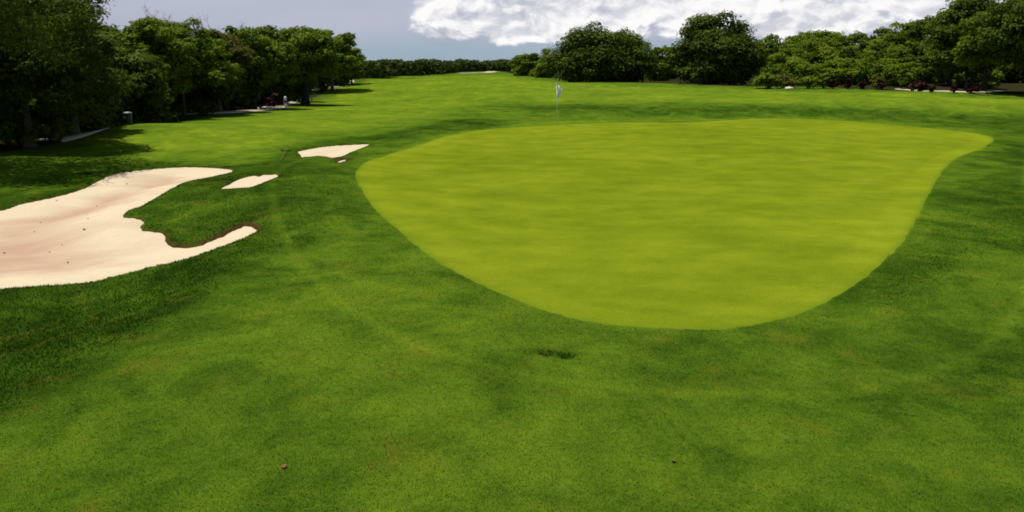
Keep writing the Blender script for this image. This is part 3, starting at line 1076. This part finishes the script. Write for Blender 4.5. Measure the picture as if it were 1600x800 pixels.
GT = 'trees and thicket beyond the green'
tree('low rounded light green tree at the left end of the right-hand wood', 822, 245, 79, 62, 'leaf_light', group=GT, seed=40, base=0.0, leaf=2.9, droop=-0.8)
tree('small dark tree against the left flank of the dome shaped tree by the flag', 851, 205, 76, 44, 'leaf_mid', group=GT, seed=41, base=0.0, leaf=2.9, droop=-0.8)
tree('dark dome shaped tree nearest the flagstick with foliage down to the grass', 942, 152, 37, 168, 'leaf_dark', group=GT, seed=42, base=0.0, leaf=3.0, dens=3.6, K=180, droop=-0.9, cls=0.86)
tree('light green tree showing in the gap between the two dome shaped trees', 1026, 176, 64, 66, 'leaf_light', group=GT, seed=43, base=0.0, leaf=3.0, droop=-0.8)
tree('tall dark dome shaped tree right of the gap, the larger of the two domes', 1112, 142, 21, 158, 'leaf_dark', group=GT, seed=44, base=0.0, leaf=3.0, dens=3.6, K=180, droop=-0.9, cls=0.86)

SCRUB = [
    (1200, 165, 58, 66, 'leaf_light', 'light green round tree tucked against the right side of the larger dome tree'),
    (1232, 172, 52, 60, 'leaf_mid', 'mid green tree in the back row just left of the highest thicket top'),
    (1270, 176, 41, 76, 'leaf_mid', 'broad tree forming the highest top of the left part of the thicket'),
    (1318, 172, 48, 70, 'leaf_mid', 'mid green tree in the dip of the thicket skyline'),
    (1352, 168, 42, 62, 'leaf_dark', 'dark tree in the back row where the thicket begins to climb'),
    (1398, 158, 27, 84, 'leaf_mid', 'big mid green tree standing proud of the thicket'),
    (1440, 150, 29, 70, 'leaf_dark', 'dark tree between the thicket and the tallest trees'),
    (1215, 152, 78, 62, 'leaf_mid', 'bushy tree in the middle row of the thicket beside the larger dome tree'),
    (1262, 156, 70, 74, 'leaf_light', 'light green bushy tree in the middle row below the highest thicket top'),
    (1312, 153, 72, 66, 'leaf_mid', 'bushy tree in the middle row above the maroon shrubs'),
    (1365, 148, 66, 72, 'leaf_light', 'light green bushy tree below the big proud tree'),
    (1412, 143, 72, 60, 'leaf_dark', 'dark bushy tree at the right end of the middle row'),
    (1240, 140, 98, 70, 'leaf_mid', 'low bushy tree in the front row above the pale stones'),
    (1296, 139, 96, 66, 'leaf_mid', 'low bushy tree in the front row behind the first maroon shrubs'),
    (1345, 137, 92, 66, 'leaf_light', 'low light green bushy tree in the front row of the thicket'),
    (1394, 132, 98, 52, 'leaf_mid', 'low bushy tree in the front row beside the path'),
]
for i, (px, D, top, wp, mt, lab) in enumerate(SCRUB):
    tree(lab, px, D, top - 3, wp * 1.3, mt, group=GT, seed=60 + i, base=0.0, leaf=2.8, dens=2.9, droop=-0.8, K=int(wp / 1.2))

tree('tall dark spreading tree, left one of the two biggest trees beyond the green', 1492, 118, -12, 150, 'leaf_dark', group=GT, seed=45, base=0.21, droop=-0.6, leaf=3.2, trunk_r=0.2, dens=2.6)
tree('tall tree with a straight dark trunk seen before the sunlit leaves', 1519, 108, 6, 110, 'leaf_mid', group=GT, seed=46, base=0.29, droop=-0.6, leaf=3.2, trunk_r=0.24, bark='bark_dark')
tree('huge dark tree with a leaning grey trunk at the edge of the frame', 1597, 103, -38, 190, 'leaf_dark', group=GT, seed=47, base=0.26, droop=-0.6, leaf=3.4, trunk_r=0.26, lean=(-1.6, 0.3))
tree('dark tree rising from behind the big trees at the skyline step', 1466, 132, 12, 84, 'leaf_mid', group=GT, seed=48, base=0.1, leaf=3.2, droop=-0.8)
tree('mid green tree filling the depth behind the straight dark trunk', 1540, 150, 20, 150, 'leaf_dark', group=GT, seed=49, base=0.0, leaf=3.5, droop=-0.8)
tree('dark tree deep in the wood behind the leaning grey trunk', 1640, 142, -10, 170, 'leaf_dark', group=GT, seed=50, base=0.0, leaf=3.7, droop=-0.8)

# bushes at the foot of the right-hand wood
GU = 'bushes at the foot of the wood beyond the green'
for i, (px, py, hp, wp, mt, lab) in enumerate([
        (1198, 138, 26, 40, 'leaf_mid', 'low bush at the foot of the larger dome tree'),
        (1222, 137.5, 22, 36, 'leaf_olive', 'yellowish bush directly behind the pale stones'),
        (1262, 138.5, 20, 32, 'leaf_mid', 'low green bush right of the pale stones'),
        (1287, 138.5, 22, 26, 'leaf_mid', 'low green bush against the first maroon shrub'),
        (1370, 139.5, 22, 26, 'leaf_olive', 'dull olive bush beside the left end of the far path'),
        (1408, 139.8, 34, 22, 'leaf_mid', 'narrow green bush standing over the far path'),
        (835, 119.5, 9, 20, 'leaf_light', 'tiny bright bush on the grass edge left of the dome tree'),
        (770, 110.8, 7, 16, 'leaf_light', 'pale bush at the bend of the far path')]):
    bush(lab, px, py, hp, wp, mt, group=GU, seed=60 + i, leaf=3.2)
bush('sunlit light green bush behind the straight dark trunk', 1508, 140, 40, 44, 'leaf_light', group=GU, seed=80, leaf=3.0, D=128)
bush('sunlit light green bush right of the straight dark trunk', 1546, 140, 32, 40, 'leaf_light', group=GU, seed=81, leaf=3.0, D=126)

GM = 'dark red shrubs beyond the green'
for i, (px, py, hp, wp, lab) in enumerate([
        (1302, 139, 16, 18, 'reddish maroon shrub at the left end of the row beyond the green'),
        (1325, 139.3, 17, 13, 'narrow maroon shrub second from the left in the row beyond the green'),
        (1345, 139.8, 14, 17, 'maroon shrub third from the left in the row beyond the green'),
        (1378, 140.4, 13, 14, 'maroon shrub by the olive bush in the row beyond the green'),
        (1432, 142.6, 15, 40, 'wide maroon shrub behind the far path'),
        (1456, 144.3, 11, 8, 'tiny maroon shrub on the grass side of the far path, left of two'),
        (1490, 145.6, 14, 10, 'small maroon shrub on the grass side of the far path, right of two'),
        (1522, 146.4, 13, 18, 'maroon shrub where the far path meets the straight trunk')]):
    bush(lab, px, py, hp, wp, 'leaf_red', name='red_shrub', group=GM, seed=90 + i, leaf=3.2)

# ------------------------------------------------------------------ small things on the course


def flagstick():
    p = at(871.5, 196.0)
    z = float(h_base(p[0], p[1])) - 0.022
    D = p[1]
    top = at_dist(868.5, 130.5, D)[2] - z
    root = empty('flagstick', (p[0], D, z))
    mb = MB()
    lean = -0.10
    mb.tube([(0, 0, -0.1), (lean * 0.5, 0, top * 0.5), (lean, 0, top)], [0.018, 0.016, 0.013], 10)
    mb.build('pole', M['pole'], root)
    mb = MB()
    mb.lathe([(0.002, top + 0.045), (0.028, top + 0.03), (0.034, top), (0.020, top - 0.03)][::-1], 12, (lean, 0, 0))
    mb.build('finial', M['white'], root)
    # cloth hanging in folds from the top of the pole
    nu, nv = 15, 13
    V, Q = [], []
    Lh = 0.62
    for j in range(nv):
        t = j / (nv - 1)
        for i in range(nu):
            u = i / (nu - 1)
            fx = lean + 0.03 + 0.30 * u * (0.55 + 0.45 * math.sin(1.2 + 2.4 * t)) * (1 - 0.35 * t)
            fy = 0.07 * math.sin(u * 9 + t * 2.0) * (0.35 + u)
            fz = top - 0.05 - Lh * t * (1 - 0.12 * u) - 0.26 * u ** 1.3
            V.append((fx, fy, fz))
    for j in range(nv - 1):
        for i in range(nu - 1):
            Q.append([j * nu + i, j * nu + i + 1, (j + 1) * nu + i + 1, (j + 1) * nu + i])
    mb = MB(); mb.add(V, Q)
    f = mb.build('flag', M['flag'], root)
    so = f.modifiers.new('thick', 'SOLIDIFY'); so.thickness = 0.004
    # hole cup ring
    mb = MB()
    mb.lathe([(0.054, -0.10), (0.058, -0.02), (0.058, 0.004), (0.052, 0.004)], 20)
    mb.build('cup', M['white'], root)
    tag(root, 'pale yellow flagstick with a limp white flag at the back of the green', 'flagstick')


flagstick()


def bin_():
    p = at(200.5, 195.0, lambda x, y: h_base(x, y, 0.0))
    D = p[1]
    X = at_dist(200.5, 190, D)[0]
    z = float(h_base(X, D))
    hgt = at_dist(200, 174.5, D)[2] - z
    root = empty('litter_bin', (X, D, z))
    r = 6.0 * D / F
    mb = MB()
    mb.lathe([(r * 0.93, -0.03), (r * 0.95, 0.05), (r * 1.02, 0.08), (r, hgt * 0.45), (r * 1.03, hgt * 0.47), (r * 1.03, hgt * 0.50), (r, hgt * 0.52), (r * 1.01, hgt * 0.86), (r * 0.9, hgt * 0.87)], 24)
    mb.build('body', M['bin'], root)
    mb = MB()
    mb.lathe([(r * 1.08, hgt * 0.86), (r * 1.12, hgt * 0.88), (r * 1.08, hgt * 0.92), (r * 0.8, hgt * 0.97), (r * 0.3, hgt), (r * 0.05, hgt * 1.004)], 24)
    mb.build('lid', M['lid'], root)
    tag(root, 'dark green round bin with a pale domed lid on the crest before the wood', 'bin')


bin_()


def post(name, label, px, py, top, wpx, mat, group=None, bands=(), cat='post'):
    p = at(px, py)
    z = float(h_base(p[0], p[1]))
    H = at_dist(px, top, p[1])[2] - z
    r = 0.5 * wpx * p[1] / F
    if not bands:
        mb = MB()
        mb.lathe([(r, -0.1), (r, H - r), (r * 0.75, H - r * 0.3), (r * 0.1, H)], 12)
        o = mb.build(name, M[mat])
        o.location = (p[0], p[1], z)
        return tag(o, label, cat, group)
    root = empty(name, (p[0], p[1], z))
    mb = MB()
    mb.lathe([(r, -0.1), (r, H - r), (r * 0.75, H - r * 0.3), (r * 0.1, H)], 12)
    mb.build('shaft', M[mat], root)
    for a, b, mm in bands:
        mb = MB()
        mb.lathe([(r * 0.8, H * a), (r * 1.06, H * a + 0.005), (r * 1.06, H * b - 0.005), (r * 0.8, H * b)], 12)
        mb.build('band', M[mm], root)
    return tag(root, label, cat, group)


post('white_stake', 'short white stake in front of the maroon shrubs, left of the pair', 404, 172.6, 167.5, 3.2, 'white', 'white stakes by the left path')
post('white_stake', 'short white stake in front of the maroon shrubs, taller one of the pair', 417.5, 171.6, 165.2, 3.2, 'white', 'white stakes by the left path')
post('marker_post', 'white post with a dark maroon band standing on a tan patch beside the path', 446.5, 168.5, 150.5, 4.2, 'white', None, [(0.42, 0.66, 'maroon')])
post('white_stake', 'thin white stake at the foot of the dome tree nearest the flagstick', 878, 127.5, 116, 2.0, 'white', None)


def patch(name, label, px, py, wx, wy, mat, cat):
    p = at(px, py)
    rs = np.random.RandomState(int(px))
    k = 26
    V = [(0, 0, float(h_base(p[0], p[1])) + 0.05)]
    for ring in (0.6, 1.0):
        for j in range(k):
            t = 2 * math.pi * j / k
            rr_ = ring * (1 + 0.18 * math.sin(3 * t + 1) + rs.uniform(-0.06, 0.06))
            x, y = wx * rr_ * math.cos(t), wy * rr_ * math.sin(t)
            V.append((x, y, float(h_base(p[0] + x, p[1] + y)) + (0.04 if ring < 1 else -0.03)))
    Fs = [[0, 1 + j, 1 + (j + 1) % k] for j in range(k)] + [[1 + j, 1 + k + j, 1 + k + (j + 1) % k, 1 + (j + 1) % k] for j in range(k)]
    mb = MB(); mb.add(V, Fs)
    o = mb.build(name, M[mat])
    o.location = (p[0], p[1], 0)
    return tag(o, label, cat, None, 'structure')


patch('sand_patch', 'tan worn patch of sand around the banded post', 443, 168.8, 0.42, 1.3, 'path', 'sand')


def stones():
    for i, (px, py, s, lab) in enumerate([(1211, 138.6, 0.20, 'small pale stone on the grass edge, left of two'), (1233, 139.0, 0.34, 'larger flat pale stone on the grass edge, right of two')]):
        rs = np.random.RandomState(300 + i)
        p = at(px, py)
        mb = MB()
        prof = [(0.4, -0.25), (0.95, -0.05), (1.0, 0.12), (0.8, 0.36), (0.4, 0.50), (0.05, 0.54)]
        mb.lathe([(a * s * 1.7, b * s * 1.6) for a, b in prof], 14)
        mb.v = [(x * (1 + rs.uniform(-.14, .14)), y * (1 + rs.uniform(-.14, .14)), z * (1 + rs.uniform(-.12, .12))) for x, y, z in mb.v]
        o = mb.build('stone', M['rock'])
        o.location = tuple(p)
        tag(o, lab, 'stone', 'pale stones beyond the green')


stones()


def sprinkler(q, label, r):
    z = float(h_ground(np.array([q[0]]), np.array([q[1]]))[0])
    root = empty('sprinkler_head', (q[0], q[1], z))
    mb = MB()
    mb.lathe([(r, -0.05), (r, 0.012), (r * 0.9, 0.018), (r * 0.72, 0.016), (r * 0.70, 0.006), (r * 0.3, 0.008)], 20)
    mb.build('collar', M['black'], root)
    mb = MB()
    mb.lathe([(r * 0.5, 0.0), (r * 0.5, 0.018), (r * 0.35, 0.022), (r * 0.05, 0.022)], 16)
    mb.build('cap', M['black'], root)
    tag(root, label, 'sprinkler', 'sunken sprinkler heads in front of the green')


sprinkler(HOLES[0], 'round black sprinkler head in a dark hollow before the green, left one of the pair', 0.042)
sprinkler(HOLES[1], 'round black sprinkler head in a dark hollow before the green, right one of the pair', 0.038)


def rake():
    a, b = at(439, 251.5), at(447, 237.5)
    root = empty('bunker_rake', (b[0], b[1], float(h_base(b[0], b[1]))))
    d = Vector((a[0] - b[0], a[1] - b[1], 0))
    e = Vector((a[0] - b[0], a[1] - b[1], float(h_base(a[0], a[1])) - float(h_base(b[0], b[1]))))
    mb = MB()
    mb.tube([Vector((0, 0, 0.10)), e * 0.5 + Vector((0, 0, 0.08)), e + Vector((0, 0, 0.05))], [0.011] * 3, 8)
    mb.build('handle', M['dead'], root)
    mb = MB()
    ax = Vector((0.21, -0.05, 0))
    mb.tube([-ax + Vector((0, 0, 0.07)), ax + Vector((0, 0, 0.07))], [0.022, 0.022], 8)
    for k in range(9):
        c = ax * (-0.9 + 1.8 * k / 8)
        mb.tube([c + Vector((0, 0, 0.09)), c + Vector((0, 0.01, -0.02))], [0.012, 0.006], 5)
    mb.build('head', M['black'], root)
    mb = MB()
    mb.tube([e * 0.92 + Vector((0, 0, 0.052)), e * 1.0 + Vector((0, 0, 0.05))], [0.018, 0.018], 8)
    mb.build('grip', M['twig'], root)
    tag(root, 'bunker rake with a dark head lying in the grass left of the pointed bunker', 'rake')


rake()

# fallen leaves on the lawn and in the sand


def dead_leaf(px, py, size, label, group, on_sand=False, seed=0):
    rs = np.random.RandomState(700 + seed)
    p = at(px, py)
    x, y = p[0], p[1]
    if on_sand:
        s = sdf(np.array([x]), np.array([y]), SAND_P[0], 6.0)
        z = float(sand_z(np.array([x]), np.array([y]), s)[0])
    else:
        z = float(h_ground(np.array([x]), np.array([y]))[0])
    k = 6
    V, Fs = [], []
    for i in range(k + 1):
        t = i / k
        wd = 0.36 * math.sin(math.pi * t) ** 0.8 + 0.02
        zc_ = 0.35 * (t - 0.4) ** 2
        for sgn in (-1, 0, 1):
            V.append(((t - 0.5) * size, sgn * wd * size, (zc_ + 0.22 * abs(sgn) * math.sin(math.pi * t)) * size))
    for i in range(k):
        for j in range(2):
            Fs.append([i * 3 + j, (i + 1) * 3 + j, (i + 1) * 3 + j + 1, i * 3 + j + 1])
    mb = MB(); mb.add(V, Fs)
    o = mb.build('dead_leaf', M['dead'])
    so = o.modifiers.new('thick', 'SOLIDIFY'); so.thickness = 0.003
    o.location = (x, y, z + 0.012)
    o.rotation_euler = (rs.uniform(-.2, .2), rs.uniform(-.2, .2), rs.uniform(0, 6.28))
    tag(o, label, 'leaf', group)


dead_leaf(444, 731, 0.065, 'curled brown dead leaf on the near lawn below the large bunker', None, seed=1)
dead_leaf(1052, 722, 0.05, 'reddish dead leaf on the near lawn in front of the green', None, seed=2)
for i, (px, py) in enumerate([(131, 353), (76, 381), (104, 395), (137, 336), (52, 350), (5, 379), (96, 372), (150, 312), (62, 337), (198, 284), (88, 311)]):
    dead_leaf(px, py, [0.09, 0.05, 0.07, 0.04, 0.045, 0.065, 0.04, 0.05, 0.04, 0.07, 0.05][i], 'small dead leaf lying on the sand of the large bunker', 'dead leaves in the large bunker', True, 20 + i)
